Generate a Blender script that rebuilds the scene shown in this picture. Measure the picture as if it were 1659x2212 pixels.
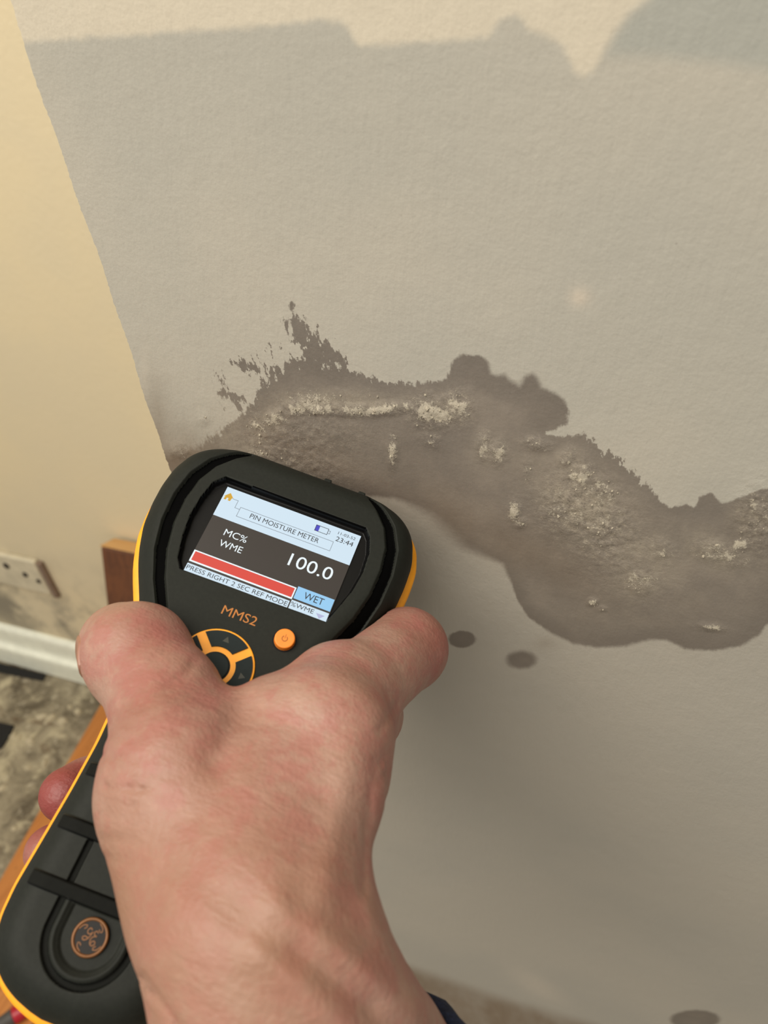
import bpy, bmesh, math, random
import numpy as np
from mathutils import Matrix, Vector

for o in list(bpy.data.objects):
    bpy.data.objects.remove(o)
scene = bpy.context.scene
COL = scene.collection
random.seed(7)
RNG = np.random.default_rng(11)

# ------------------------------------------------------------------ camera
F = 1661.0
CX, CY = 829.5, 1106.0
CAM_H = 1.15                       # camera height above the floor (m)
D_NEAR = 0.1885                    # distance to the chimney breast plane
D_FAR = 0.654                       # distance to the alcove back wall
_n = np.array([261, 1997, 1661.0]); _n /= np.linalg.norm(_n)
_h = np.array([-4719, -764, 1661.0]); _h -= _n * (_h @ _n); _h /= np.linalg.norm(_h)
_m = np.cross(_h, _n)
if _m[2] < 0: _m = -_m
RW = np.array([-_h, _m, -_n])      # camera (x right, y down, z forward) -> world
CAMPOS = np.array([0, 0, CAM_H])

cd = bpy.data.cameras.new('camera')
cam = bpy.data.objects.new('camera', cd)
COL.objects.link(cam)
cols = [RW @ np.array([1, 0, 0]), RW @ np.array([0, -1, 0]), RW @ np.array([0, 0, -1])]
mw = Matrix.Identity(4)
for j, c in enumerate(cols):
    for i in range(3): mw[i][j] = c[i]
mw[2][3] = CAM_H
cam.matrix_world = mw
cd.sensor_fit = 'HORIZONTAL'
cd.sensor_width = 36.0
cd.lens = 36.0 * F / 1659.0
cd.clip_start = 0.01
cd.clip_end = 50
cd.dof.use_dof = True
cd.dof.focus_distance = 0.25
cd.dof.aperture_fstop = 20.0
scene.camera = cam

# ------------------------------------------------------------------ light
world = bpy.data.worlds.new('world')
scene.world = world
world.use_nodes = True
bg = world.node_tree.nodes['Background']
bg.inputs[0].default_value = (1.0, 0.975, 0.92, 1)
bg.inputs[1].default_value = 0.56

def area(name, loc, target, size, power, color):
    ld = bpy.data.lights.new(name, 'AREA')
    ld.shape = 'DISK'; ld.size = size; ld.energy = power; ld.color = color
    lo = bpy.data.objects.new(name, ld); COL.objects.link(lo)
    lo.location = loc
    lo.rotation_euler = (Vector(target) - Vector(loc)).to_track_quat('-Z', 'Y').to_euler()
    return lo
area('ceiling_lamp', (-0.42, -0.48, 2.15), (-0.2, 0.1, 0.9), 1.35, 29.0, (1.0, 0.935, 0.83))

vs = scene.view_settings
vs.view_transform = 'Standard'
vs.look = 'None'
vs.exposure = 0.0
vs.gamma = 1.0
vs.use_curve_mapping = False

# ------------------------------------------------------------------ helpers
def srgb(r, g, b):
    out = []
    for c in (r, g, b):
        c /= 255.0
        out.append(c / 12.92 if c <= 0.04045 else ((c + 0.055) / 1.055) ** 2.4)
    return (out[0], out[1], out[2], 1.0)

def ray(px, py):
    return RW @ np.array([px - CX, py - CY, F])
def on_y(px, py, Y):               # pixel -> point on the plane y = Y
    r = ray(px, py); return CAMPOS + r * (Y / r[1])
def on_floor(px, py, z=0.0):
    r = ray(px, py); return CAMPOS + r * ((z - CAM_H) / r[2])
def cam_pt(px, py, zmm):           # pixel and depth in mm -> camera coordinates in mm
    return np.array([(px - CX) / F * zmm, (py - CY) / F * zmm, zmm])
def cam_to_world(P):
    return (np.asarray(P) * 0.001) @ RW.T + CAMPOS

class NT:
    """little shader graph helper"""
    def __init__(self, name):
        self.mat = bpy.data.materials.new(name)
        self.mat.use_nodes = True
        self.t = self.mat.node_tree
        self.p = self.t.nodes['Principled BSDF']
    def node(self, typ, **kw):
        n = self.t.nodes.new(typ)
        for k, v in kw.items(): setattr(n, k, v)
        return n
    def put(self, sock, val):
        if isinstance(val, bpy.types.NodeSocket): self.t.links.new(val, sock)
        elif val is not None: sock.default_value = val
    def math(self, op, a, b=None, c=None, clamp=False):
        n = self.node('ShaderNodeMath', operation=op); n.use_clamp = clamp
        self.put(n.inputs[0], a)
        if b is not None: self.put(n.inputs[1], b)
        if c is not None: self.put(n.inputs[2], c)
        return n.outputs[0]
    def attr(self, name):
        return self.node('ShaderNodeAttribute', attribute_name=name).outputs['Fac']
    def pos(self, scale=(1, 1, 1), rot=(0, 0, 0)):
        g = self.node('ShaderNodeTexCoord')
        mp = self.node('ShaderNodeMapping')
        self.put(mp.inputs['Vector'], g.outputs['Object'])
        mp.inputs['Scale'].default_value = scale
        mp.inputs['Rotation'].default_value = rot
        return mp.outputs[0]
    def noise(self, vec, scale, detail=3, rough=0.55, dist=0.0):
        n = self.node('ShaderNodeTexNoise')
        self.put(n.inputs['Vector'], vec)
        n.inputs['Scale'].default_value = scale
        n.inputs['Detail'].default_value = detail
        n.inputs['Roughness'].default_value = rough
        n.inputs['Distortion'].default_value = dist
        return n.outputs['Fac']
    def voro(self, vec, scale, feature='F1'):
        n = self.node('ShaderNodeTexVoronoi', feature=feature)
        self.put(n.inputs['Vector'], vec); n.inputs['Scale'].default_value = scale
        return n.outputs['Distance']
    def sstep(self, v, lo, hi, a=0.0, b=1.0):
        n = self.node('ShaderNodeMapRange', interpolation_type='SMOOTHSTEP')
        self.put(n.inputs['Value'], v)
        self.put(n.inputs['From Min'], lo); self.put(n.inputs['From Max'], hi)
        self.put(n.inputs['To Min'], a); self.put(n.inputs['To Max'], b)
        return n.outputs[0]
    def mix(self, fac, a, b, mode='MIX'):
        n = self.node('ShaderNodeMix', data_type='RGBA', blend_type=mode)
        self.put(n.inputs[0], fac); self.put(n.inputs[6], a); self.put(n.inputs[7], b)
        return n.outputs[2]
    def bump(self, height, strength=0.5, dist=0.001, normal=None):
        n = self.node('ShaderNodeBump')
        self.put(n.inputs['Height'], height)
        n.inputs['Strength'].default_value = strength
        n.inputs['Distance'].default_value = dist
        if normal is not None: self.put(n.inputs['Normal'], normal)
        return n.outputs[0]
    def done(self, color=None, rough=None, normal=None, **kw):
        if color is not None: self.put(self.p.inputs['Base Color'], color)
        if rough is not None: self.put(self.p.inputs['Roughness'], rough)
        if normal is not None: self.put(self.p.inputs['Normal'], normal)
        for k, v in kw.items(): self.put(self.p.inputs[k.replace('_', ' ')], v)
        return self.mat

def simple(name, rgb, rough=0.5, vary=0.08, scale=400, bump=0.0, **kw):
    t = NT(name)
    c = srgb(*rgb)
    nz = t.noise(t.pos(), scale, 3)
    col = t.mix(t.sstep(nz, 0.3, 0.7), tuple(x * (1 - vary) for x in c[:3]) + (1,), tuple(min(1, x * (1 + vary)) for x in c[:3]) + (1,))
    nm = t.bump(nz, bump, 0.0005) if bump else None
    return t.done(col, rough, nm, **kw)

def emit(name, rgb, strength=1.0):
    t = NT(name)
    return t.done((0.01, 0.01, 0.01, 1), 0.25, Emission_Color=srgb(*rgb), Emission_Strength=strength)

def mesh_obj(name, verts, faces, mat=None, parent=None, smooth=False, attrs=None, mats=None, fmat=None):
    me = bpy.data.meshes.new(name)
    me.from_pydata([tuple(v) for v in verts], [], faces if isinstance(faces, list) else faces.tolist())
    me.update()
    o = bpy.data.objects.new(name, me)
    COL.objects.link(o)
    for mm in (mats or ([mat] if mat else [])): me.materials.append(mm)
    if fmat is not None: me.polygons.foreach_set('material_index', np.asarray(fmat, dtype=np.int32))
    if smooth: me.polygons.foreach_set('use_smooth', np.ones(len(me.polygons), dtype=bool))
    for k, v in (attrs or {}).items():
        a = me.attributes.new(k, 'FLOAT', 'POINT')
        a.data.foreach_set('value', np.asarray(v, dtype=np.float32))
    if parent: o.parent = parent
    return o

def bm_obj(name, bm, mat, parent=None, smooth=False, bevel=0.0, seg=2):
    if bevel:
        bmesh.ops.bevel(bm, geom=list(bm.edges), offset=bevel, segments=seg, affect='EDGES', profile=0.5)
    bmesh.ops.recalc_face_normals(bm, faces=bm.faces)
    me = bpy.data.meshes.new(name); bm.to_mesh(me); bm.free()
    me.materials.append(mat)
    if smooth: me.polygons.foreach_set('use_smooth', np.ones(len(me.polygons), dtype=bool))
    o = bpy.data.objects.new(name, me); COL.objects.link(o)
    if parent: o.parent = parent
    return o

def box_bm(x0, x1, y0, y1, z0, z1):
    bm = bmesh.new()
    bmesh.ops.create_cube(bm, size=1.0)
    for v in bm.verts:
        v.co = Vector(((x0 + x1) / 2 + v.co.x * (x1 - x0), (y0 + y1) / 2 + v.co.y * (y1 - y0), (z0 + z1) / 2 + v.co.z * (z1 - z0)))
    return bm

def prism_bm(poly, z0, z1):
    bm = bmesh.new()
    lo = [bm.verts.new((p[0], p[1], z0)) for p in poly]
    hi = [bm.verts.new((p[0], p[1], z1)) for p in poly]
    n = len(poly)
    bm.faces.new(hi); bm.faces.new(lo[::-1])
    for i in range(n): bm.faces.new((lo[i], lo[(i + 1) % n], hi[(i + 1) % n], hi[i]))
    return bm

def tag(o, label=None, cat=None, group=None, kind=None):
    if label: o['label'] = label
    if cat: o['category'] = cat
    if group: o['group'] = group
    if kind: o['kind'] = kind
    return o

def poly_sdf(P, poly, closed=True):
    """signed distance (positive inside) of points P (n,2) to polygon"""
    poly = np.asarray(poly, float)
    n = len(poly)
    best = np.full(len(P), 1e9)
    inside = np.zeros(len(P), bool)
    for i in range(n if closed else n - 1):
        a = poly[i]; b = poly[(i + 1) % n]
        ab = b - a
        t = np.clip(((P - a) @ ab) / max(ab @ ab, 1e-12), 0, 1)
        d = P - a - t[:, None] * ab
        best = np.minimum(best, np.einsum('ij,ij->i', d, d))
        if closed:
            c = ((a[1] > P[:, 1]) != (b[1] > P[:, 1]))
            if abs(ab[1]) > 1e-12:
                xi = a[0] + (P[:, 1] - a[1]) / ab[1] * ab[0]
                inside ^= c & (P[:, 0] < xi)
    best = np.sqrt(best)
    return np.where(inside, best, -best) if closed else best

# ------------------------------------------------------------------ materials of the room
def wall_near_material():
    t = NT('painted_plaster')
    P = t.pos()
    damp, amp, soft = t.attr('damp'), t.attr('amp'), t.attr('soft')
    Ps = t.pos((1, 1, 0.36), (0, 0.10, 0))
    n1 = t.math('SUBTRACT', t.noise(Ps, 430, 5, 0.66), 0.5)
    n2 = t.math('SUBTRACT', t.noise(P, 900, 3, 0.6), 0.5)
    nn = t.math('MULTIPLY_ADD', n1, 8.0, t.math('MULTIPLY', n2, 2.4))
    e = t.math('MULTIPLY_ADD', amp, nn, damp)
    wet = t.sstep(e, t.math('MULTIPLY', soft, -1.0), soft)
    # paint colours
    big = t.noise(P, 9, 3, 0.5)
    paint = t.mix(t.sstep(big, 0.35, 0.65), srgb(177, 171, 157), srgb(169, 165, 153))
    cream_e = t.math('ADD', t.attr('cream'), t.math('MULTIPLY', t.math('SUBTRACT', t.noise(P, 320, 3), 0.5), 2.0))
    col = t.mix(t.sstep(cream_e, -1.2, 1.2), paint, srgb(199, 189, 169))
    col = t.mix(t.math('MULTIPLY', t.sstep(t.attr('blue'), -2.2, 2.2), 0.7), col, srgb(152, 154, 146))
    col = t.mix(t.math('MULTIPLY', t.attr('below'), 0.38), col, srgb(146, 137, 127))  # darker below the tide mark: damp, with weaker light put into the colour
    # damp colours
    mott = t.noise(P, 60, 4, 0.6)
    wetcol = t.mix(t.sstep(mott, 0.35, 0.68), srgb(109, 100, 91), srgb(124, 114, 103))
    rim = t.sstep(damp, 1.0, 9.0, 1.0, 0.0)
    wetcol = t.mix(t.math('MULTIPLY', rim, 0.55), wetcol, srgb(99, 91, 83))
    dust = t.math('MULTIPLY', t.attr('dust'), t.sstep(t.noise(Ps, 170, 5, 0.7), 0.28, 0.68, 0.25, 1.0))
    wetcol = t.mix(dust, wetcol, srgb(158, 147, 128))
    grit = t.noise(P, 620, 4, 0.75)
    cr = t.math('MULTIPLY', t.attr('crust'), 0.8, None, True)
    wetcol = t.mix(t.math('MULTIPLY', t.sstep(grit, 0.52, 0.66), cr), wetcol, srgb(168, 157, 138))
    wetcol = t.mix(t.math('MULTIPLY', t.sstep(grit, 0.34, 0.46, 1.0, 0.0), cr), wetcol, srgb(84, 75, 66))
    patch = t.noise(P, 24, 4, 0.6)
    wetcol = t.mix(t.sstep(patch, 0.40, 0.62, 0.30, 0.0), wetcol, srgb(90, 80, 70))
    col = t.mix(t.math('MULTIPLY', wet, 0.88), col, wetcol)
    br = t.math('MULTIPLY', t.attr('brown'), t.sstep(t.noise(Ps, 60, 4), 0.2, 0.75, 0.55, 1.0))
    col = t.mix(br, col, srgb(112, 92, 70))
    # pale brush marks and efflorescence
    salt = t.attr('salt')
    sn = t.math('ADD', t.noise(t.pos((1, 1, 0.6), (0, 0.5, 0)), 520, 5, 0.75), t.math('MULTIPLY', t.noise(P, 1300, 2), 0.30))
    sm = t.sstep(t.math('ADD', sn, t.math('MULTIPLY', salt, 0.36)), 0.83, 0.98)
    sm = t.math('MULTIPLY', sm, t.sstep(salt, 0.02, 0.2))
    col = t.mix(t.math('MULTIPLY', sm, 0.85), col, srgb(186, 177, 158))
    pale = t.attr('pale')
    col = t.mix(pale, col, srgb(205, 190, 170))
    # relief: roller stipple, vertical brush strokes, crust
    st = t.noise(t.pos((1, 1, 0.22), (0, 0.12, 0)), 420, 3, 0.6)
    fine = t.noise(P, 900, 2, 0.6)
    h = t.math('ADD', t.math('MULTIPLY', st, 0.55), t.math('MULTIPLY', fine, 0.22))
    h = t.math('ADD', h, t.math('MULTIPLY', t.noise(P, 130, 2), 0.5))
    h = t.math('ADD', h, t.math('MULTIPLY', sm, 1.3))
    crust = t.math('MULTIPLY', t.noise(P, 420, 5, 0.75), t.math('MULTIPLY', t.attr('crust'), 2.6))
    h = t.math('ADD', h, crust)
    nm = t.bump(h, 0.34, 0.0011)
    rough = t.math('MULTIPLY_ADD', wet, -0.08, 0.72)
    return t.done(col, rough, nm)

def wall_far_material():
    t = NT('cream_plaster')
    P = t.pos()
    c = t.mix(t.sstep(t.noise(P, 5, 3), 0.3, 0.7), srgb(222, 206, 170), srgb(216, 202, 170))
    g = t.noise(P, 11, 5, 0.65)
    low = t.attr('smudge')
    c = t.mix(t.math('MULTIPLY', t.sstep(g, 0.40, 0.66), low), c, srgb(142, 134, 116))
    spk = t.noise(P, 90, 3, 0.7)
    c = t.mix(t.math('MULTIPLY', t.sstep(spk, 0.66, 0.74), t.math('MULTIPLY', low, 0.8)), c, srgb(84, 74, 62))
    nm = t.bump(t.noise(P, 160, 4), 0.25, 0.002)
    return t.done(c, 0.75, nm)

def floor_material():
    t = NT('dirty_concrete')
    P = t.pos()
    a = t.noise(P, 11, 7, 0.72, 0.5)
    c = t.mix(t.sstep(a, 0.34, 0.62), srgb(88, 78, 60), srgb(158, 147, 122))
    b = t.noise(P, 17, 7, 0.74, 0.5)
    c = t.mix(t.math('MULTIPLY', t.sstep(b, 0.50, 0.66), 0.85), c, srgb(198, 186, 154))
    b2 = t.noise(t.pos((1, 1, 1), (0.3, 0.2, 1.0)), 10, 6, 0.7, 0.9)
    c = t.mix(t.math('MULTIPLY', t.sstep(b2, 0.57, 0.68), 0.75), c, srgb(92, 68, 40))
    s = t.noise(P, 60, 5, 0.72)
    c = t.mix(t.math('MULTIPLY', t.sstep(s, 0.55, 0.66), 0.45), c, srgb(214, 203, 176))
    c = t.mix(t.math('MULTIPLY', t.sstep(s, 0.30, 0.42, 1.0, 0.0), 0.5), c, srgb(86, 78, 62))
    h = t.math('ADD', t.math('MULTIPLY', b, 1.2), t.math('MULTIPLY', s, 0.4))
    return t.done(c, 0.8, t.bump(h, 0.6, 0.006))

def wood_material(name, c0, c1, axis='y'):
    t = NT(name)
    sc = {'y': (30, 1.6, 30), 'z': (30, 30, 1.6), 'x': (1.6, 30, 30)}[axis]
    g = t.noise(t.pos(sc), 3.2, 5, 0.6, 0.8)
    c = t.mix(t.sstep(g, 0.3, 0.7), srgb(*c0), srgb(*c1))
    k = t.noise(t.pos(), 45, 2)
    c = t.mix(t.math('MULTIPLY', t.sstep(k, 0.68, 0.76), 0.6), c, srgb(58, 32, 14))
    return t.done(c, 0.55, t.bump(g, 0.25, 0.001))

M_NEAR = wall_near_material()
M_FAR = wall_far_material()
M_FLOOR = floor_material()
M_SKIRT = simple('white_gloss_paint', (240, 240, 222), 0.35, 0.05, 60, 0.05)
M_WOOD = wood_material('orange_timber', (170, 104, 44), (196, 128, 62), 'y')
M_WOODV = wood_material('brown_timber', (84, 47, 23), (106, 62, 31), 'z')

# ------------------------------------------------------------------ chimney breast front wall
XE = on_y(375, 1030, D_NEAR)[0]    # x of the outside corner
def wpt(px, py):                   # pixel -> wall (x, z) in mm
    p = on_y(px, py, D_NEAR); return (p[0] * 1000, p[2] * 1000)
def wpoly(pts): return [wpt(*p) for p in pts]

def build_near_wall():
    step = 0.0008
    xs = np.concatenate([XE + np.arange(0, 0.285, step), np.linspace(XE + 0.29, 1.3, 12)])
    zs = np.concatenate([np.linspace(0, 0.48, 10)[:-1], np.arange(0.48, 0.6385, 0.002), np.arange(0.64, 1.14, step), np.linspace(1.145, 2.4, 14)])
    nx, nz = len(xs), len(zs)
    X, Z = np.meshgrid(xs, zs)
    X = X.ravel(); Z = Z.ravel()
    P = np.stack([X * 1000, Z * 1000], 1)
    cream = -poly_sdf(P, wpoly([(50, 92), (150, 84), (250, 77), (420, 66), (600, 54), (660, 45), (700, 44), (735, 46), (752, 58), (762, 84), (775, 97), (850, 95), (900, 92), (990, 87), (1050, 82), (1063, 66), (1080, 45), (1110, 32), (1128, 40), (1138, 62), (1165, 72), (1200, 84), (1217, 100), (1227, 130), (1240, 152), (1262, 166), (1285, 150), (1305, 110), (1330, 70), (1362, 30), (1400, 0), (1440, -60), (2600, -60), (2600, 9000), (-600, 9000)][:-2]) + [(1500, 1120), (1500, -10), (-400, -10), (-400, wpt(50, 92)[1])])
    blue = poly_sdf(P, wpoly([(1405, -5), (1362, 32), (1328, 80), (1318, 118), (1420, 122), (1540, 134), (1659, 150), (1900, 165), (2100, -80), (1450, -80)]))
    upper = [(300, 1010), (352, 985), (420, 965), (470, 938), (520, 893), (545, 872), (562, 835), (585, 803), (605, 782), (640, 776), (660, 768), (690, 778), (720, 793), (745, 797), (770, 802), (800, 817), (840, 828), (880, 829), (920, 827), (962, 820), (972, 800), (980, 776), (1002, 765), (1022, 768), (1040, 768), (1056, 782), (1060, 806), (1072, 812), (1088, 806), (1104, 822), (1122, 834), (1132, 814), (1150, 806), (1162, 818), (1172, 838), (1196, 848), (1218, 862), (1230, 886), (1224, 914), (1202, 930), (1178, 934), (1200, 942), (1232, 942), (1262, 936), (1288, 962), (1322, 986), (1350, 1006), (1380, 1032), (1410, 1062), (1430, 1087), (1450, 1097), (1482, 1091), (1500, 1096), (1513, 1074), (1538, 1065), (1552, 1080), (1560, 1090), (1578, 1084), (1600, 1076), (1628, 1061), (1659, 1055), (1760, 1040)]
    lower = [(1760, 1330), (1659, 1348), (1640, 1372), (1600, 1396), (1540, 1406), (1480, 1402), (1440, 1382), (1400, 1382), (1350, 1396), (1290, 1399), (1240, 1391), (1190, 1367), (1140, 1332), (1116, 1292), (1102, 1252), (1086, 1217), (1050, 1203), (1000, 1182), (962, 1142), (930, 1112), (890, 1092), (850, 1076), (700, 1068), (560, 1060), (420, 1080), (300, 1100)]
    damp = poly_sdf(P, wpoly(upper + lower))
    def ell(cx, cy, rx, ry, ang=0.0):
        c = np.array(wpt(cx, cy))
        ex = np.array(wpt(cx + rx, cy)) - c
        ey = np.array(wpt(cx, cy + ry)) - c
        A = np.linalg.inv(np.stack([ex, ey], 1))
        q = (P - c) @ A.T
        if ang:
            s, k = math.sin(ang), math.cos(ang)
            asp = rx / ry
            q = np.stack([q[:, 0] * k + q[:, 1] / asp * s, (-q[:, 0] * s * asp + q[:, 1] * k)], 1)
        return np.sqrt((q ** 2).sum(1))
    # separate wet spots and the dry-brush streaks above the tide line
    for cx, cy, rx, ry in [(998, 1381, 30, 18), (1126, 1426, 33, 19), (1500, 2203, 55, 20), (628, 663, 6, 7), (1527, 380, 3, 3), (1462, 527, 3, 3), (1212, 298, 3, 3)]:
        r = ell(cx, cy, rx, ry)
        damp = np.maximum(damp, (1 - r) * rx / 5.0)
    def streak(pts, wpx):
        pl = wpoly(pts)
        d = poly_sdf(P, pl, closed=False)
        return wpx / 4.6 - d - 1.5
    for pts, w in [([(640, 700), (668, 740), (700, 775)], 22), ([(700, 745), (740, 785)], 15), ([(500, 780), (560, 800)], 10), ([(480, 850), (520, 860)], 14), ([(457, 800), (460, 828)], 5), ([(468, 805), (490, 838), (512, 872), (520, 888)], 9), ([(472, 868), (482, 886)], 5),
                   ([(499, 742), (504, 752)], 2.5), ([(497, 775), (503, 790)], 3.5), ([(510, 772), (524, 800)], 5), ([(541, 765), (556, 800), (572, 830)], 7),
                   ([(528, 782), (540, 812)], 7), ([(582, 748), (590, 766)], 3), ([(566, 778), (574, 806)], 7), ([(606, 752), (608, 772)], 4), ([(628, 665), (645, 692)], 3),
                   ([(636, 694), (642, 712)], 3.4), ([(655, 700), (664, 722)], 3.4), ([(648, 728), (664, 750)], 4.4), ([(686, 705), (689, 712)], 2.4), ([(705, 735), (716, 750)], 5),
                   ([(672, 735), (690, 757)], 4), ([(735, 760), (748, 776)], 4)]:
        damp = np.maximum(damp, streak(pts, w))
    def bump2(cx, cy, rx, ry, ang=0.0, p=1.0):
        return np.exp(-(ell(cx, cy, rx, ry, ang) ** 2) * p)
    amp = 0.22 + 2.3 * bump2(600, 790, 200, 95) + 0.9 * bump2(670, 735, 80, 60) + 0.7 * bump2(840, 825, 130, 40) + 1.9 * bump2(1340, 1000, 130, 80) + 1.6 * bump2(430, 950, 90, 60)
    soft = 0.45 + 5.0 * bump2(940, 1160, 150, 80) + 3.5 * bump2(360, 990, 90, 90) + 2.0 * bump2(1120, 830, 120, 60) * 0.4
    soft = soft + 0.9 * bump2(1300, 1390, 400, 60)
    spots = 1.6 * (bump2(1126, 1426, 50, 40) + bump2(1500, 2203, 90, 60))
    soft = soft + spots
    salt = np.zeros(len(P)); crust = np.zeros(len(P))
    for cx, cy, rx, ry, ang, s, k in [
        (556, 925, 18, 40, -0.4, 0.75, .6), (600, 903, 36, 16, -0.5, 0.9, .8), (650, 880, 40, 15, -0.25, 1.0, .9), (700, 884, 40, 11, 0, 0.95, 1), (760, 886, 48, 11, 0, 1.1, 1),
        (825, 884, 46, 10, -0.1, 1.15, 1), (880, 880, 26, 10, -0.1, 0.9, 1), (935, 890, 42, 24, 0.1, 1.35, 1.2), (985, 880, 28, 26, 0, 1.2, 1), (700, 862, 120, 18, 0, 0.5, .3),
        (560, 985, 24, 34, -0.5, 0.7, .6), (640, 1000, 90, 34, 0.2, 0.35, .9), (640, 950, 110, 40, 0, 0.22, .7), (848, 976, 9, 26, 0, 1.2, 1), (930, 950, 20, 14, 0.4, 0.6, .6), (1046, 962, 12, 22, 0, 1.1, 1),
        (1076, 978, 16, 18, 0, 0.9, 1), (1160, 958, 24, 12, 0.2, 0.7, .8), (1138, 1015, 8, 22, 0, 0.6, .5), (1225, 990, 14, 18, 0.6, 0.7, .8), (1252, 1032, 26, 26, 0.7, 1.15, 1), (1298, 1062, 34, 24, 0.5, 0.9, .9),
        (1230, 1100, 60, 46, 0.4, 0.5, 1), (1300, 1140, 60, 50, 0.5, 0.4, 1.1), (1112, 1104, 12, 18, 0, 1.3, 1), (1125, 1128, 10, 8, 0, 1.1, 1), (1382, 1252, 32, 24, 0.2, 0.85, .8), (1430, 1190, 30, 20, 0.6, 0.6, .6),
        (1555, 1195, 50, 18, 0.25, 0.9, .8), (1600, 1180, 24, 12, -0.4, 1.1, .8), (1640, 1120, 36, 50, 0, 0.55, 1.2), (1280, 1300, 8, 6, 0, 1.3, 1), (1300, 1315, 10, 5, 0, 0.7, .6), (1535, 1355, 26, 6, 0.1, 0.9, .7),
        (390, 975, 22, 12, 0.3, 0.6, .7), (440, 905, 14, 10, 0, 0.4, .4), (1330, 1200, 100, 60, 0.6, 0.22, .5)]:
        b = bump2(cx, cy, rx, ry, ang)
        bw_ = bump2(cx, cy, rx * 1.35, ry * 1.45, ang)
        salt = np.maximum(salt, s * (0.62 * b + 0.38 * bw_)); crust = np.maximum(crust, k * bw_)
    rg = np.random.default_rng(5).random((140, 90))
    def vnoise(cell):
        gx = (P[:, 0] + 400) / cell; gz = P[:, 1] / cell
        i, j = np.floor(gz).astype(int), np.floor(gx).astype(int)
        a, b = gz - i, gx - j
        a = a * a * (3 - 2 * a); b = b * b * (3 - 2 * b)
        g = lambda p, q: rg[p % 140, q % 90]
        return (g(i, j) * (1 - b) + g(i, j + 1) * b) * (1 - a) + (g(i + 1, j) * (1 - b) + g(i + 1, j + 1) * b) * a
    salt = salt * np.clip(0.25 + 1.3 * (0.6 * vnoise(5.0) + 0.4 * vnoise(2.2)), 0, 1.35)
    dust = np.zeros(len(P))
    for cx, cy, rx, ry, ang, a in [(720, 868, 170, 22, 0.0, .75), (590, 905, 50, 36, -0.5, .6), (450, 930, 80, 60, 0.3, .8), (540, 960, 40, 60, 0.2, .5), (960, 885, 60, 30, 0, .5), (1260, 1085, 110, 70, 0.6, .75), (1230, 1020, 60, 50, 0.7, .5), (1400, 1190, 90, 60, 0.6, .5),
                                    (1380, 1250, 60, 40, 0.2, .5), (1540, 1190, 90, 40, 0.2, .6), (1150, 990, 80, 40, 0.3, .3), (1060, 970, 50, 40, 0, .35), (1620, 1130, 60, 60, 0, .4), (1290, 1330, 90, 30, 0, .1), (700, 960, 140, 50, 0, .15), (1500, 1300, 120, 40, 0, .08)]:
        dust = np.maximum(dust, a * bump2(cx, cy, rx, ry, ang))
    # smooth noise used to break up the soft tint patches
    brown = 0.80 * bump2(375, 990, 75, 70, 0, 1) + 0.45 * bump2(335, 900, 34, 80) + 0.30 * bump2(1000, 1130, 120, 50, 0.5) + 0.22 * bump2(1180, 1210, 150, 50, 0.5)
    pale = 0.55 * bump2(1252, 642, 22, 20) + 0.25 * bump2(1160, 2130, 70, 22, 0.5) + 0.14 * bump2(312, 815, 10, 60)
    zl = np.interp(P[:, 0], [wpt(700, 2020)[0], wpt(880, 2082)[0], wpt(1080, 2150)[0], wpt(1290, 2212)[0], wpt(1500, 2270)[0]], [wpt(700, 2020)[1], wpt(880, 2082)[1], wpt(1080, 2150)[1], wpt(1290, 2212)[1], wpt(1500, 2300)[1]])
    low = np.clip((zl - P[:, 1] + 9) / 30.0, 0, 1)
    brown = brown + 0.85 * low * low * (3 - 2 * low)
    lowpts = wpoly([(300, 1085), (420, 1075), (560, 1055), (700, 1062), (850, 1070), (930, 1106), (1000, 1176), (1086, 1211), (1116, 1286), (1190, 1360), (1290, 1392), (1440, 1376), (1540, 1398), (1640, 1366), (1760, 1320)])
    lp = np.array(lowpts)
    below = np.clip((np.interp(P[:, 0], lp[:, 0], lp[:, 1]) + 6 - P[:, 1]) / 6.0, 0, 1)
    dropm = 0.5 * bump2(1180, 1390, 30, 17, 0, 1.4)
    brown = np.clip(brown + dropm * 0.5, 0, 0.9)
    # real relief of the crusted plaster
    rel = np.zeros(len(P))
    for fx, fz, a in [(31, 47, .35), (73, 59, .22), (131, 151, .16), (211, 173, .13)]:
        rel += a * np.sin(P[:, 0] * fx / 50 + 1.3 * np.sin(P[:, 1] * fz / 90)) * np.sin(P[:, 1] * fz / 50 + 1.1 * np.sin(P[:, 0] * fx / 70))
    rel += RNG.normal(0, 0.12, len(P)) * (salt > 0.1)
    dy = -np.clip(crust, 0, 1.2) * (0.35 + 0.55 * np.clip(rel, -0.6, 1)) * np.clip(crust * 2, 0, 1)
    dy += 0.22 * np.sin(P[:, 0] / 23.0 + 0.7 * np.sin(P[:, 1] / 31.0)) * np.sin(P[:, 1] / 37.0)
    Xj = X.copy()
    edge = np.abs(X - XE) < 1e-6
    Xj[edge] += 0.0004 * np.sin(Z[edge] * 61) + 0.0003 * np.sin(Z[edge] * 190) + RNG.normal(0, 0.00012, edge.sum())
    V = np.stack([Xj, D_NEAR + dy * 0.001, Z], 1)
    idx = np.arange(nx * nz).reshape(nz, nx)
    Fq = np.stack([idx[:-1, :-1], idx[:-1, 1:], idx[1:, 1:], idx[1:, :-1]], -1).reshape(-1, 4)
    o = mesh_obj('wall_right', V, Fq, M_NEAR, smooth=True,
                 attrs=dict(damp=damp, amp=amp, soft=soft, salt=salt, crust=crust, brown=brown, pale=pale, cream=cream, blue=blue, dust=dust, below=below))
    tag(o, 'grey painted chimney breast wall with a dark damp tide mark and salts', None, None, 'structure')
    # loose salt crumbs standing proud of the crust
    pick = RNG.random(len(P)) < np.clip((salt - 0.16) * 0.26, 0, 0.24)
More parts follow.
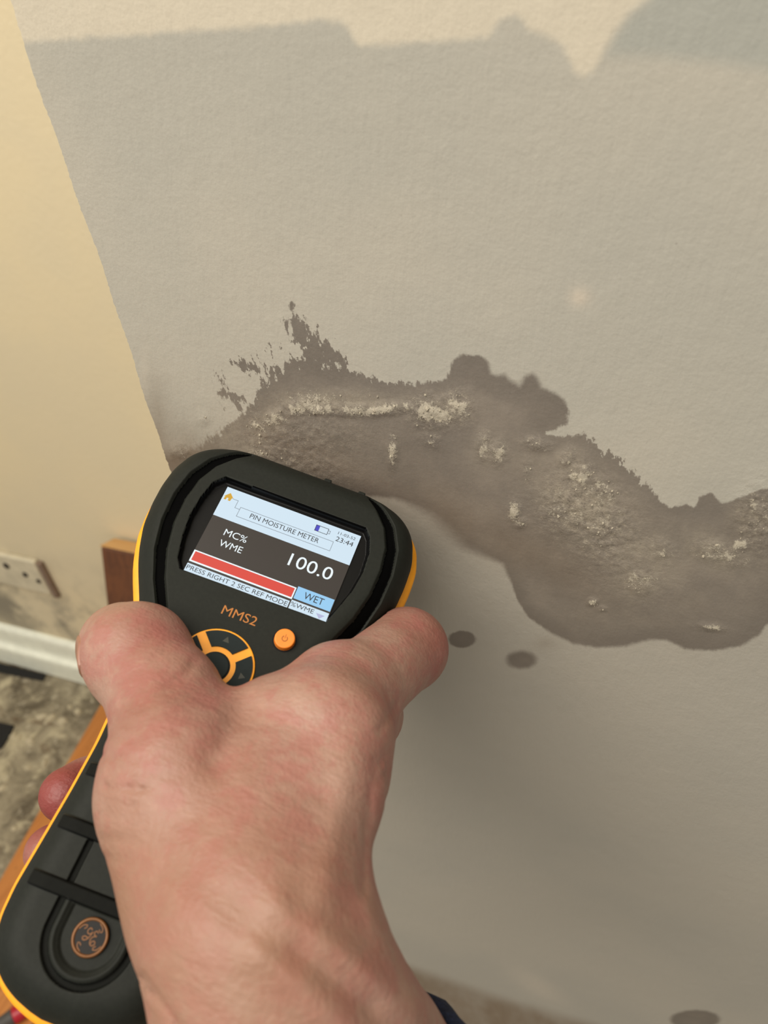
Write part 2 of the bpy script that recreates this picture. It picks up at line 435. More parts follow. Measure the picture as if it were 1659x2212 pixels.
    ids = np.nonzero(pick)[0]
    V2, F2 = [], []
    for i in ids:
        s = float(RNG.uniform(0.12, 0.36) + 0.55 * RNG.random() ** 4) * (0.6 + 0.5 * min(salt[i], 1.2))
        c = np.array([X[i] + RNG.uniform(-.0004, .0004), V[i, 1] - 0.0001, Z[i] + RNG.uniform(-.0004, .0004)])
        a0 = RNG.uniform(0, 6.28)
        k = len(V2)
        nb = 5
        for j in range(nb):
            r = s * RNG.uniform(0.55, 1.1) * 0.001
            V2.append(c + np.array([r * math.cos(a0 + j * 6.283 / nb), 0.0002, r * math.sin(a0 + j * 6.283 / nb) * 1.2]))
        for j in range(nb):
            r = s * RNG.uniform(0.2, 0.6) * 0.001
            V2.append(c + np.array([r * math.cos(a0 + j * 6.283 / nb), -s * RNG.uniform(0.2, 0.8) * 0.001, r * math.sin(a0 + j * 6.283 / nb)]))
        for j in range(nb):
            F2.append((k + j, k + (j + 1) % nb, k + nb + (j + 1) % nb, k + nb + j))
        F2.append(tuple(k + nb + j for j in range(nb)))
    ms = simple('salt_crystals', (160, 151, 133), 0.8, 0.22, 500)
    so = mesh_obj('salt_crust', V2, F2, ms, o)
    tag(so, 'pale crumbly salts on the damp plaster', None, None, 'stuff')
    return o
near = build_near_wall()

# return face of the chimney breast, alcove back wall, floor, ceiling
def quad(name, pts, mat, label):
    o = mesh_obj(name, pts, [(0, 1, 2, 3)], mat)
    return tag(o, label, None, None, 'structure')
ret = bm_obj('wall_return', box_bm(XE + 0.0002, XE + 0.02, D_NEAR + 0.0006, D_FAR, 0, 2.4), simple('return_plaster', (205, 188, 155), 0.8, 0.05, 30, 0.1))
tag(ret, 'cream side face of the chimney breast behind its corner', None, None, 'structure')

def build_far_wall():
    xs = np.linspace(-3.0, XE + 0.02, 120); zs = np.linspace(0, 2.4, 110)
    X, Z = np.meshgrid(xs, zs); X = X.ravel(); Z = Z.ravel()
    V = np.stack([X, np.full_like(X, D_FAR), Z], 1)
    idx = np.arange(len(X)).reshape(len(zs), len(xs))
    Fq = np.stack([idx[:-1, :-1], idx[:-1, 1:], idx[1:, 1:], idx[1:, :-1]], -1).reshape(-1, 4)
    sm = np.clip(1.15 - np.abs(Z - 0.17) / 0.16, 0, 1) * np.clip((-0.72 - X) / 0.2, 0.15, 1)
    o = mesh_obj('wall_back', V, Fq, M_FAR, attrs=dict(smudge=sm))
    tag(o, 'plain cream wall of the alcove left of the chimney breast', None, None, 'structure')
build_far_wall()
fl = mesh_obj('floor', [(-3, -2.5, 0), (1.3, -2.5, 0), (1.3, D_FAR, 0), (-3, D_FAR, 0)], [(0, 1, 2, 3)], M_FLOOR)
tag(fl, 'bare concrete floor smeared with plaster and dirt', None, None, 'structure')

# skirting board along the alcove wall
def build_skirting():
    prof = [(0, 0), (-0.022, 0), (-0.022, 0.052), (-0.0205, 0.058), (-0.013, 0.064), (-0.011, 0.070), (-0.011, 0.106), (-0.0095, 0.115), (-0.005, 0.121), (0, 0.122)]
    V, Fc = [], []
    xs = [-3.0, XE - 0.001]
    for xv in xs:
        for y, z in prof: V.append((xv, D_FAR + y - 0.0005, z * 0.84 + 0.002))
    n = len(prof)
    for i in range(n): Fc.append((i, (i + 1) % n, n + (i + 1) % n, n + i))
    Fc += [tuple(range(n))[::-1], tuple(range(n, 2 * n))]
    o = mesh_obj('baseboard_back', V, Fc, M_SKIRT)
    tag(o, 'white painted moulded skirting board along the alcove wall', None, None, 'structure')
build_skirting()

# ------------------------------------------------------------------ things in the alcove
M_PLATE = simple('dusty_white_plastic', (206, 196, 170), 0.5, 0.10, 40, 0.05)
M_HOLE = simple('dark_hole', (52, 44, 36), 0.9, 0.1, 100)
M_SLOT = simple('brown_strip', (128, 108, 92), 0.85, 0.12, 120, 0.1)
M_BLACK = simple('black_rubber_mat', (12, 11, 10), 0.7, 0.2, 60)

def build_socket():
    y = D_FAR
    a = on_y(84, 1216, y - 0.006); b = on_y(122, 1288, y - 0.006)
    root = bpy.data.objects.new('wall_plate', None); COL.objects.link(root)
    root.location = (a[0] - 0.08, y, b[2])
    tag(root, 'dusty white wall plate with screw holes above the skirting board', 'wall plate')
    h = a[2] - b[2]
    def loc(ob): ob.location = (0, 0, 0)
    def rel(x0, x1, y0, y1, z0, z1):
        return box_bm(x0 - root.location.x, x1 - root.location.x, y0 - y, y1 - y, z0 - root.location.z, z1 - root.location.z)
    xr = (a[0] + b[0]) / 2
    bm_obj('plate', rel(xr - 0.16, xr - 0.006, y - 0.011, y, b[2] + 0.006, a[2] + 0.004), M_PLATE, root, bevel=0.003)
    bm_obj('end_strip', rel(xr - 0.005, xr + 0.005, y - 0.009, y, b[2] - 0.002, a[2]), M_SLOT, root, bevel=0.001)  # plain brown strip along the right end of the plate
    for px, py, r in [(14, 1222, 0.007), (55, 1241, 0.006), (84, 1255, 0.005)]:
        p = on_y(px, py, y - 0.011)
        bm = bmesh.new()
        bmesh.ops.create_cone(bm, cap_ends=True, segments=14, radius1=r, radius2=r * 0.8, depth=0.003)
        bmesh.ops.rotate(bm, verts=bm.verts, cent=(0, 0, 0), matrix=Matrix.Rotation(math.pi / 2, 3, 'X'))
        bmesh.ops.translate(bm, verts=bm.verts, vec=(p[0] - root.location.x, -0.0115, p[2] - root.location.z))
        bm_obj('screw_hole', bm, M_HOLE, root)
build_socket()

def plank(name, corners_top, thick, mat, label, cat):
    """slab from its four top corners (world), extruded along -normal"""
    c = [Vector(p) for p in corners_top]
    nrm = (c[1] - c[0]).cross(c[3] - c[0]).normalized()
    bm = bmesh.new()
    hi = [bm.verts.new(p) for p in c]; lo = [bm.verts.new(p - nrm * thick) for p in c]
    bm.faces.new(hi); bm.faces.new(lo[::-1])
    for i in range(4): bm.faces.new((lo[i], lo[(i + 1) % 4], hi[(i + 1) % 4], hi[i]))
    o = bm_obj(name, bm, mat, bevel=0.003)
    return tag(o, label, cat)

# upright board leaning on the alcove wall: left edge through (212,1165) and (238,1310)
def build_upright():
    top = on_y(216, 1180, D_FAR - 0.036)
    # foot further out from the wall so that the edge leans as in the picture
    w = 0.15
    foot = Vector((top[0] + 0.004, D_FAR - 0.20, 0.0))
    T = Vector(top)
    ax = (T - foot).normalized()
    sx = Vector((1, 0, 0))
    front = [foot, foot + sx * w, T + sx * w, T]
    nrm = ax.cross(sx); nrm = -nrm if nrm.y > 0 else nrm    # toward camera
    bm = bmesh.new()
    th = 0.032
    A = [bm.verts.new(p) for p in front]
    back = [p - nrm * th for p in front]
    for p in back[:2]: p.z = 0.0
    B = [bm.verts.new(p) for p in back]
    bm.faces.new(A); bm.faces.new(B[::-1])
    for i in range(4): bm.faces.new((B[i], B[(i + 1) % 4], A[(i + 1) % 4], A[i]))
    o = bm_obj('timber_board', bm, M_WOODV, bevel=0.004)
    end = [front[3], front[2], back[2], back[3]]  # thin paler cap over the top end of the board
    bm = bmesh.new()
    up = ax * 0.0012
    L1 = [bm.verts.new(p + up * 0.2) for p in end]; L2 = [bm.verts.new(p + up) for p in end]
    bm.faces.new(L2); bm.faces.new(L1[::-1])
    for i in range(4): bm.faces.new((L1[i], L1[(i + 1) % 4], L2[(i + 1) % 4], L2[i]))
    bm_obj('top_end', bm, wood_material('pale_end_wood', (196, 150, 92), (210, 168, 112), 'x'), o)['label'] = 'paler top end'
    tag(o, 'brown timber board standing upright against the alcove wall behind the meter', 'board')
build_upright()

def build_floor_plank():
    z = 0.03
    a = on_floor(224, 1508, z); b = on_floor(0, 1898, z)
    d = (b - a) / np.linalg.norm(b - a)
    a2 = np.array([a[0] - d[0] * 0.0, min(a[1], D_FAR - 0.03), z]); b2 = a + d * 1.1
    side = np.array([-d[1], d[0], 0]); side = side if side[0] > 0 else -side
    w = 0.16
    c = [a2, b2, b2 + side * w, a2 + side * w]
    plank('floor_timber', [tuple(p) for p in c], 0.03, M_WOOD, 'orange-brown timber plank lying on the floor out from the skirting board', 'plank')
build_floor_plank()

def black_strip(name, pts, h, label):
    P = [on_floor(px, py, h) for px, py in pts]
    c = sum(P) / len(P)
    bm = prism_bm([(p[0], p[1]) for p in P], 0.0005, h)
    o = bm_obj(name, bm, M_BLACK, bevel=0.001)
    tag(o, label, 'rubber strip')
black_strip('rubber_strip', [(-30, 1424), (99, 1456), (92, 1470), (-30, 1446)][::-1], 0.004, 'flat black strip lying along the foot of the skirting board')
black_strip('rubber_scrap', [(-40, 1552), (30, 1566), (22, 1584), (6, 1612), (-40, 1640)][::-1], 0.004, 'black scrap on the dirty floor further from the skirting board')

def build_chips():
    M_CHIP = simple('plaster_chip', (188, 176, 148), 0.9, 0.1, 90, 0.2)
    proto = []
    for k in range(4):
        r = random.Random(k + 3)
        n = 7
        poly = [(math.cos(6.283 * i / n) * r.uniform(.6, 1.1), math.sin(6.283 * i / n) * r.uniform(.5, 1.0)) for i in range(n)]
        bm = prism_bm([(x * 0.009, y * 0.007) for x, y in poly], 0, 0.004)
        for v in bm.verts:
            if v.co.z > 0.001: v.co.x *= 0.75; v.co.y *= 0.75; v.co.z *= r.uniform(.6, 1.3)
        bmesh.ops.recalc_face_normals(bm, faces=bm.faces)
        me = bpy.data.meshes.new('plaster_chip'); bm.to_mesh(me); bm.free(); me.materials.append(M_CHIP)
        proto.append(me)
    spots = [(40, 1594), (64, 1602), (28, 1590), (150, 1528), (168, 1540), (110, 1552), (90, 1548), (134, 1558), (60, 1660), (95, 1650), (3, 1703), (30, 1790)]
    for i, (px, py) in enumerate(spots):
        p = on_floor(px, py)
        o = bpy.data.objects.new('plaster_chip', proto[i % 4]); COL.objects.link(o)
        o.location = (p[0], p[1], 0.0)
        o.rotation_euler = (0, 0, random.uniform(0, 6.28))
        s = random.uniform(0.7, 1.5); o.scale = (s * random.uniform(.8, 1.5), s, s * 0.8)
        tag(o, 'pale plaster chip lying on the dirty floor by the skirting', 'plaster chip', 'plaster chips on the floor')
build_chips()

def build_plug():
    p = on_floor(34, 2192, 0.042)
    root = bpy.data.objects.new('cable_plug', None); COL.objects.link(root)
    root.location = (p[0], p[1], 0.0305); root.rotation_euler = (0, 0, 0.9)
    tag(root, 'small red and grey plug lying on the orange-brown timber plank', 'plug')
    def cyl(name, x0, x1, r0, r1, mat):
        bm = bmesh.new()
        bmesh.ops.create_cone(bm, cap_ends=True, segments=24, radius1=r0, radius2=r1, depth=x1 - x0)
        bmesh.ops.rotate(bm, verts=bm.verts, cent=(0, 0, 0), matrix=Matrix.Rotation(math.pi / 2, 3, 'Y'))
        bmesh.ops.translate(bm, verts=bm.verts, vec=((x0 + x1) / 2, 0, 0.0115))
        bm_obj(name, bm, mat, root, bevel=0.0012)
    cyl('red_cap', -0.002, 0.018, 0.0115, 0.0095, simple('red_plastic', (176, 20, 40), 0.35, 0.06, 200))
    cyl('grey_body', -0.022, -0.0021, 0.0085, 0.0105, simple('grey_plastic', (74, 70, 66), 0.5, 0.06, 200))
    cyl('metal_tip', -0.034, -0.0221, 0.004, 0.005, simple('nickel_tip', (150, 140, 120), 0.3, 0.05, 200, 0, Metallic=0.8))
build_plug()

# ------------------------------------------------------------------ moisture meter
# local frame in mm: u right, v down the handle, w out of the face; origin at the screen centre
MU = np.array([0.93732243, 0.34640043, -0.03786018])
MV = np.array([-0.3191103, 0.80963925, -0.49259811])
MZ = np.array([-0.13998311, 0.47380483, 0.86943298])
MO = np.array([-32.5507, 12.2702, 230.131])
meter = bpy.data.objects.new('moisture_meter', None); COL.objects.link(meter)
_a = [RW @ MU, RW @ -MV, RW @ -MZ]
_mm = Matrix.Identity(4)
for j in range(3):
    for i in range(3): _mm[i][j] = _a[j][i]
_p = cam_to_world(MO)
for i in range(3): _mm[i][3] = _p[i]
meter.matrix_world = _mm
tag(meter, 'dark green and yellow handheld moisture meter with lit screen pressed to the damp wall', 'moisture meter')

FACE = 2.4
AV = np.array([-33.2, -32.4, -30.5, -27.5, -23.5, -17, -10, -3, 4, 11, 18, 26, 34, 44, 55, 66, 79, 91, 103, 110, 115, 119, 122, 124, 125.3, 125.8])
AU = np.array([19.5, 25.5, 31.5, 36.3, 39.6, 42.0, 42.6, 42.4, 41.4, 39.0, 35.8, 31.8, 28.6, 26.0, 24.6, 24.0, 24.3, 24.9, 25.6, 25.2, 23.6, 20.6, 16.6, 12.3, 7.6, 4.5])
def centre_u(v):
    return np.interp(v, [-33.2, -10, 15, 40, 126], [-0.5, -1.6, -2.2, -1.0, -0.9])
def half_width(v):
    return np.interp(v, AV, AU) - np.interp(v, [-33.2, -20, 0, 60, 112, 122], [0.0, 0.5, 1.0, 1.5, 1.5, 0.5])
def smooth_half_width(v):
    v = np.asarray(v, float)
    acc = 0
    for dv, wt in ((-1.6, .2), (-0.8, .2), (0, .2), (0.8, .2), (1.6, .2)):
        acc = acc + wt * half_width(v + dv * np.clip(np.minimum(v + 33.2, 125.8 - v) / 6, 0, 1))
    return acc
def ML(u, v, w): return (u * 0.001, -v * 0.001, w * 0.001)

M_RUB = simple('dark_green_rubber', (27, 29, 24), 0.62, 0.10, 900, 0.06, Specular_IOR_Level=0.2)
M_RIB = simple('dark_rubber_rib', (16, 17, 14), 0.75, 0.08, 700, 0.05, Specular_IOR_Level=0.12)
M_GLOSS = simple('glossy_black_plastic', (6, 6, 6), 0.4, 0.10, 300, 0, Specular_IOR_Level=0.2)
M_YEL = simple('amber_plastic', (244, 160, 24), 0.45, 0.04, 300)
M_ORG = simple('orange_button', (232, 132, 40), 0.5, 0.05, 300)
M_KEY = simple('dark_teal_key', (24, 33, 33), 0.6, 0.08, 300, 0, Specular_IOR_Level=0.2)
M_GOLD = simple('gold_badge', (104, 64, 24), 0.4, 0.10, 400, 0, Metallic=0.3)
M_BADGE = simple('dark_badge', (14, 8, 4), 0.4, 0.1, 300, 0, Specular_IOR_Level=0.2)
M_STEEL = simple('steel_pin', (190, 190, 188), 0.25, 0.03, 300, 0, Metallic=1.0)
M_PRINT = simple('orange_print', (166, 102, 34), 0.55, 0.05, 300)
M_OLIVE = simple('olive_mark', (44, 46, 36), 0.55, 0.05, 300)

M_GROOVE = simple('black_groove', (3, 3, 3), 0.8, 0.05, 300, 0, Specular_IOR_Level=0.04)
RECESS = [(-23.6, -17.2), (0, -17.4), (22.6, -17.4), (24.6, -15), (26.2, -10), (26.6, -3), (25.6, 4), (23.6, 10.5), (22.1, 15.4), (0, 15.7), (-22.8, 15.9), (-24.8, 13), (-26.6, 6), (-27.6, -1), (-27.3, -8), (-26.2, -14)]
GROOVE = [(-20.5, -29.5), (-24.5, -25.9), (-29.2, -20.6), (-32.2, -14), (-33.3, -6), (-32.8, 3), (-30.7, 12), (-27, 20.5), (-22.6, 27.8), (-19, 34), (-17.2, 40), (-16.6, 46)]
def offline(P, pl): return poly_sdf(P, pl, closed=False)

def build_front():
    ts = np.linspace(0, 1, 620)
    rows = -33.2 + (125.8 + 33.2) * ts
    rows = np.unique(np.concatenate([rows, np.linspace(-33.2, -26, 40), np.linspace(118, 125.8, 40)]))
    s = np.linspace(-1, 1, 361)
    s = np.sign(s) * (1 - (1 - np.abs(s)) ** 1.25)
    a = smooth_half_width(rows)
    cu = centre_u(rows)
    U = a[:, None] * s[None, :] + cu[:, None]
    Vv = np.repeat(rows[:, None], len(s), 1)
    P = np.stack([U.ravel(), Vv.ravel()], 1)
    ol = [(cc - aa, vv) for aa, vv, cc in zip(a[::3], rows[::3], cu[::3])] + [(cu[-1] - a[-1], rows[-1]), (cu[-1] + a[-1], rows[-1])] + [(cc + aa, vv) for aa, vv, cc in zip(a[::3][::-1], rows[::3][::-1], cu[::3][::-1])]
    e = np.maximum(poly_sdf(P, ol), 0)
    R = 10.0
    k = np.clip(e / R, 0, 1)
    w = -14 + (14 + FACE) * (1 - (1 - k) ** 2.3) ** (1 / 2.3)
    u, v = P[:, 0], P[:, 1]
    mat = np.zeros(len(P), int)
    # side grooves
    gd = np.minimum(offline(P, GROOVE), offline(P, [(-x, y) for x, y in GROOVE]))
    gw = np.interp(v, [-30, -26, -10, 10, 30, 46], [0.9, 1.25, 1.75, 1.7, 1.3, 0.5])
    g = np.clip((gw + 0.45 - gd) / 0.9, 0, 1)
    w -= 1.5 * g * np.clip((w + 13) / 6, 0, 1)
    mat[(gd < gw - 0.15)] = 1
    # slightly lowered flanks outside the grooves
    # display recess
    rd = poly_sdf(P, RECESS)
    rim = np.clip((rd + 0.9) / 0.6, 0, 1)
    inside = rd > -0.1
    w = np.where(rd > -1.4, w - 0.0, w)
    w = w + np.where(inside, -(FACE + 0.5) * np.clip((rd + 0.1) / 0.7, 0, 1), 0)
    mat[rd > 0.0] = 2
    # ribs across the handle
    for rv in (73.5, 86.6, 99.6):
        r = np.clip((1.75 - np.abs(v - rv)) / 0.45, 0, 1) * np.clip((np.abs(20.6) - np.abs(u)) / 0.8, 0, 1)
        w += 0.9 * r
        mat[(np.abs(v - rv) < 1.6) & (np.abs(u) < 20.4)] = 3
    # lines down the handle and the horseshoe round the badge
    c = (-0.9, 106.6)
    rad = np.hypot(u - c[0], v - c[1])
    hs = np.where(v > c[1], rad, np.abs(u - c[0]))
    in_v = (v > 74)
    notrib = np.ones(len(P), bool)
    for rv in (73.5, 86.6, 99.6): notrib &= np.abs(v - rv) > 1.7
    w -= 0.8 * np.clip((0.95 - np.abs(hs - 9.9)) / 0.5, 0, 1) * in_v * notrib
    w += 0.5 * np.clip((0.9 - np.abs(hs - 8.2)) / 0.7, 0, 1) * (v > 101)
    w -= 0.6 * np.clip((7.2 - hs) / 0.7, 0, 1) * (v > 101.4)
    mat[(np.abs(hs - 9.9) < 0.75) & in_v & notrib] = 3
    V3 = np.stack([u, -v, w], 1) * 0.001
    nr, nc = len(rows), len(s)
    idx = np.arange(nr * nc).reshape(nr, nc)
    Fq = np.stack([idx[:-1, :-1], idx[1:, :-1], idx[1:, 1:], idx[:-1, 1:]], -1).reshape(-1, 4)
    fm = np.round(np.median(mat[Fq], axis=1)).astype(int)
    mesh_obj('front_shell', V3, Fq, None, meter, True, mats=[M_RUB, M_GROOVE, M_GLOSS, M_RIB], fmat=fm)
    return rows, a

def loop_pts(off=0.0, n=3):
    rows = np.unique(np.concatenate([np.linspace(-33.2, 125.8, 170), np.linspace(-33.2, -24, 24), np.linspace(116, 125.8, 24)]))
    a = smooth_half_width(rows)
    cu = centre_u(rows)
    L = np.array([(cc - aa, vv) for aa, vv, cc in zip(a, rows, cu)] + [(cc + aa, vv) for aa, vv, cc in zip(a[::-1], rows[::-1], cu[::-1])])
    # normals
    d = np.roll(L, -1, 0) - np.roll(L, 1, 0)
    nrm = np.stack([-d[:, 1], d[:, 0]], 1); nrm /= np.linalg.norm(nrm, axis=1)[:, None] + 1e-9
    for _ in range(4): nrm = (np.roll(nrm, 1, 0) + nrm * 2 + np.roll(nrm, -1, 0)); nrm /= np.linalg.norm(nrm, axis=1)[:, None]
    if ((nrm * (L - np.array([0, 40]))).sum() < 0): nrm = -nrm
    return L, nrm
def loft(name, prof, mat, cap0=False, cap1=False, depth=None):
    """prof: list of (outward offset, w)"""
    L, nrm = loop_pts()
    n = len(L); V = []
    for off, w in prof:
        Q = L + nrm * off
        ww = np.full(n, float(w))
        if depth is not None and w < -20: ww = -20 + (w + 20) * np.interp(L[:, 1], [20, 60], [1.0, depth])
        V += [(q[0] * .001, -q[1] * .001, x * .001) for q, x in zip(Q, ww)]
    Fc = []
    for k in range(len(prof) - 1):
        for i in range(n):
            j = (i + 1) % n
            Fc.append((k * n + i, k * n + j, (k + 1) * n + j, (k + 1) * n + i))
    if cap1: Fc.append(tuple((len(prof) - 1) * n + i for i in range(n)))
    o = mesh_obj(name, V, Fc, mat, meter, True)
    bm = bmesh.new(); bm.from_mesh(o.data); bmesh.ops.recalc_face_normals(bm, faces=bm.faces); bm.to_mesh(o.data); bm.free()
    return o
build_front()
loft('amber_band', [(-0.4, -13.4), (1.4, -13.9), (2.1, -14.8), (2.25, -16.6), (2.0, -18.4), (1.0, -19.5), (-0.6, -19.7)], M_YEL)['label'] = 'amber plastic band around the case'
loft('back_shell', [(-0.2, -19.2), (0.4, -21), (-0.2, -27), (-1.6, -33), (-4.0, -37), (-7.5, -39.3), (-11, -40)], M_RUB, cap1=True, depth=0.72)

def disc(name, u, v, r0, w0, w1, mat, parent=meter, seg=40, r1=None, bevel=0.0):
    bm = bmesh.new()
    bmesh.ops.create_cone(bm, cap_ends=True, segments=seg, radius1=r0 * .001, radius2=(r1 or r0) * .001, depth=(w1 - w0) * .001)
    if bevel:
        ed = [ed for ed in bm.edges if all(vv.co.z > 0 for vv in ed.verts)]
        bmesh.ops.bevel(bm, geom=ed, offset=bevel * .001, segments=3, affect='EDGES', profile=0.5)
    bmesh.ops.translate(bm, verts=bm.verts, vec=ML(u, v, (w0 + w1) / 2))
    return bm_obj(name, bm, mat, parent)

# keypad
KU, KV = -1.5, 39.0
pad = disc('keypad_plate', KU, KV, 10.9, FACE - 0.4, FACE + 0.55, M_YEL, bevel=0.3, seg=64)
def ring_sector(r0, r1, a0, a1, n=18):
    return [(KU + r1 * math.cos(a0 + (a1 - a0) * i / n), KV + r1 * math.sin(a0 + (a1 - a0) * i / n)) for i in range(n + 1)] + \
           [(KU + r0 * math.cos(a1 - (a1 - a0) * i / n), KV + r0 * math.sin(a1 - (a1 - a0) * i / n)) for i in range(n + 1)]
for q in range(4):
    mid = q * math.pi / 2
    # parallel-sided spokes: the gap narrows in angle with the radius
    r0, r1, hw = 5.7, 10.25, 1.25
    n = 16; pts = []
    b1 = math.pi / 4 - hw / r1; b0 = math.pi / 4 - hw / r0
    for i in range(n + 1):
        t = mid - b1 + 2 * b1 * i / n; pts.append((KU + r1 * math.cos(t), KV + r1 * math.sin(t)))
    for i in range(n + 1):
        t = mid + b0 - 2 * b0 * i / n; pts.append((KU + r0 * math.cos(t), KV + r0 * math.sin(t)))
    bm = prism_bm([(x * .001, -y * .001) for x, y in pts], (FACE + 0.3) * .001, (FACE + 0.95) * .001)
    key = bm_obj('arrow_key', bm, M_KEY, pad)
    key.matrix_parent_inverse = Matrix.Identity(4)
cen = disc('centre_key', KU, KV, 3.95, FACE + 0.2, FACE + 1.0, M_KEY, pad, bevel=0.3)
disc('key_well', KU, KV, 4.25, FACE + 0.5, FACE + 0.6, M_GLOSS, pad)
for q in range(4):
    ang = q * math.pi / 2
    tri = [(1.0, 0), (-0.7, 0.95), (-0.7, -0.95)]
    pts = [(KU + (8.0 + x) * math.cos(ang) - y * math.sin(ang), KV + (8.0 + x) * math.sin(ang) + y * math.cos(ang)) for x, y in tri]
    bm_obj('arrow_mark', prism_bm([(x * .001, -y * .001) for x, y in pts], (FACE + 0.94) * .001, (FACE + 0.99) * .001), M_OLIVE, pad)
btn = disc('power_button', 13.2, 25.0, 3.05, FACE - 0.6, FACE + 1.9, M_ORG, r1=2.85, bevel=0.35)
disc('button_well', 13.2, 25.0, 3.45, FACE - 0.6, FACE + 0.05, M_GLOSS)

def torus(name, u, v, w, R, r, mat, parent, a0=0, a1=2 * math.pi, n=48, m=8, sq=1.0):
    V, Fc = [], []
    full = abs(a1 - a0 - 2 * math.pi) < 1e-6
    N = n if full else n + 1
    for i in range(N):
        t = a0 + (a1 - a0) * i / n
        for j in range(m):
            p = 2 * math.pi * j / m
            rr = R + r * math.cos(p)
            V.append(ML(u + rr * math.cos(t), v + rr * math.sin(t), w + r * sq * math.sin(p)))
    for i in range(n):
        for j in range(m):
            i2 = (i + 1) % N
            Fc.append((i * m + j, i2 * m + j, i2 * m + (j + 1) % m, i * m + (j + 1) % m))
    return mesh_obj(name, V, Fc, mat, parent, True)
torus('button_mark', 13.2, 25.1, FACE + 1.93, 0.75, 0.16, M_PRINT, btn, -1.0, 4.1, 24, 6, 0.2)
bm_obj('button_mark', box_bm(.0131, .0133, -.0251, -.0238, (FACE + 1.88) * .001, (FACE + 1.95) * .001), M_PRINT, btn)

# badge: gold rim, dark disc, curling gold monogram
bu, bv = -0.9, 106.6
badge = disc('badge', bu, bv, 4.2, FACE - 0.9, FACE + 0.1, M_BADGE, bevel=0.15)
torus('badge_rim', bu, bv, FACE + 0.05, 3.75, 0.42, M_GOLD, badge, sq=0.7)
def stroke(name, pts, r, w, mat, parent):
    pts = np.array(pts, float)
    t = np.linspace(0, len(pts) - 1, len(pts) * 6)
    k = np.clip(t.astype(int), 0, len(pts) - 2); fr = t - k
    def g(i): return pts[np.clip(i, 0, len(pts) - 1)]
    p0, p1, p2, p3 = g(k - 1), g(k), g(k + 1), g(k + 2); f = fr[:, None]
    C = 0.5 * (2 * p1 + (p2 - p0) * f + (2 * p0 - 5 * p1 + 4 * p2 - p3) * f ** 2 + (3 * p1 - p0 - 3 * p2 + p3) * f ** 3)
    d = np.gradient(C, axis=0); d /= np.linalg.norm(d, axis=1)[:, None] + 1e-9
    nn = np.stack([-d[:, 1], d[:, 0]], 1)
    V, Fc = [], []
    for c, q in zip(C, nn):
        V.append(ML(*(c + q * r), w - 0.15)); V.append(ML(*(c + q * r * .6), w)); V.append(ML(*(c - q * r * .6), w)); V.append(ML(*(c - q * r), w - 0.15))
    for i in range(len(C) - 1):
        for j in range(3): Fc.append((i * 4 + j, i * 4 + j + 1, i * 4 + 5 + j, i * 4 + 4 + j))
    return mesh_obj(name, V, Fc, mat, parent)
bw = FACE + 0.22
def B(pts): return [(bu + x, bv + y) for x, y in pts]
stroke('monogram', B([(-0.2, -1.5), (-0.7, -1.75), (-1.1, -1.2), (-0.8, -0.6), (-0.2, -0.7), (0.1, -1.2), (-0.1, -0.3), (-0.5, 0.5), (-1.2, 0.9), (-1.6, 0.5), (-1.2, 0.1), (-0.4, 0.2)]), 0.17, bw, M_GOLD, badge)
stroke('monogram', B([(1.4, -1.3), (0.9, -1.6), (0.5, -1.1), (0.9, -0.7), (1.3, -0.6), (0.7, -0.4), (0.3, 0.2), (0.5, 1.1), (1.1, 1.4), (1.6, 0.9), (1.3, 0.4), (0.8, 0.6), (0.7, 1.1)]), 0.17, bw, M_GOLD, badge)
for q in range(4):
    t0 = q * math.pi / 2 + 0.5
    pts = [(bu + r * math.cos(t0 + dt), bv + r * math.sin(t0 + dt)) for r, dt in ((3.3, -0.25), (3.1, 0.1), (2.7, 0.35), (2.3, 0.25), (2.4, 0.02))]
    stroke('curl', pts, 0.16, bw, M_GOLD, badge)

# ---- display: window, panel and printed picture
lcd_bm = box_bm(-.0222, .0220, -.0153, .0152, -.0008, 0.0)
display = bm_obj('display', lcd_bm, emit('display_dark', (44, 37, 34), 1.0), meter)
E_HEAD = emit('display_pale_blue', (206, 226, 240), 1.0)
E_WHITE = emit('display_white', (236, 246, 250), 1.0)
E_RED = emit('display_red', (216, 62, 50), 1.0)
E_CYAN = emit('display_sky_blue', (146, 200, 238), 1.0)
E_INK = emit('display_ink', (22, 22, 30), 1.0)
E_GREY = emit('display_grey', (120, 128, 138), 1.0)
E_LILAC = emit('display_lilac', (176, 180, 214), 1.0)
E_GOLD = emit('display_gold', (208, 160, 40), 1.0)
E_BLUE = emit('display_blue', (62, 62, 190), 1.0)
def panel(name, u0, u1, v0, v1, w, mat):
    return bm_obj(name, box_bm(u0 * .001, u1 * .001, -v1 * .001, -v0 * .001, (w - 0.03) * .001, w * .001), mat, display)
def poly_panel(name, pts, w, mat):
    return bm_obj(name, prism_bm([(x * .001, -y * .001) for x, y in pts], (w - 0.02) * .001, w * .001), mat, display)
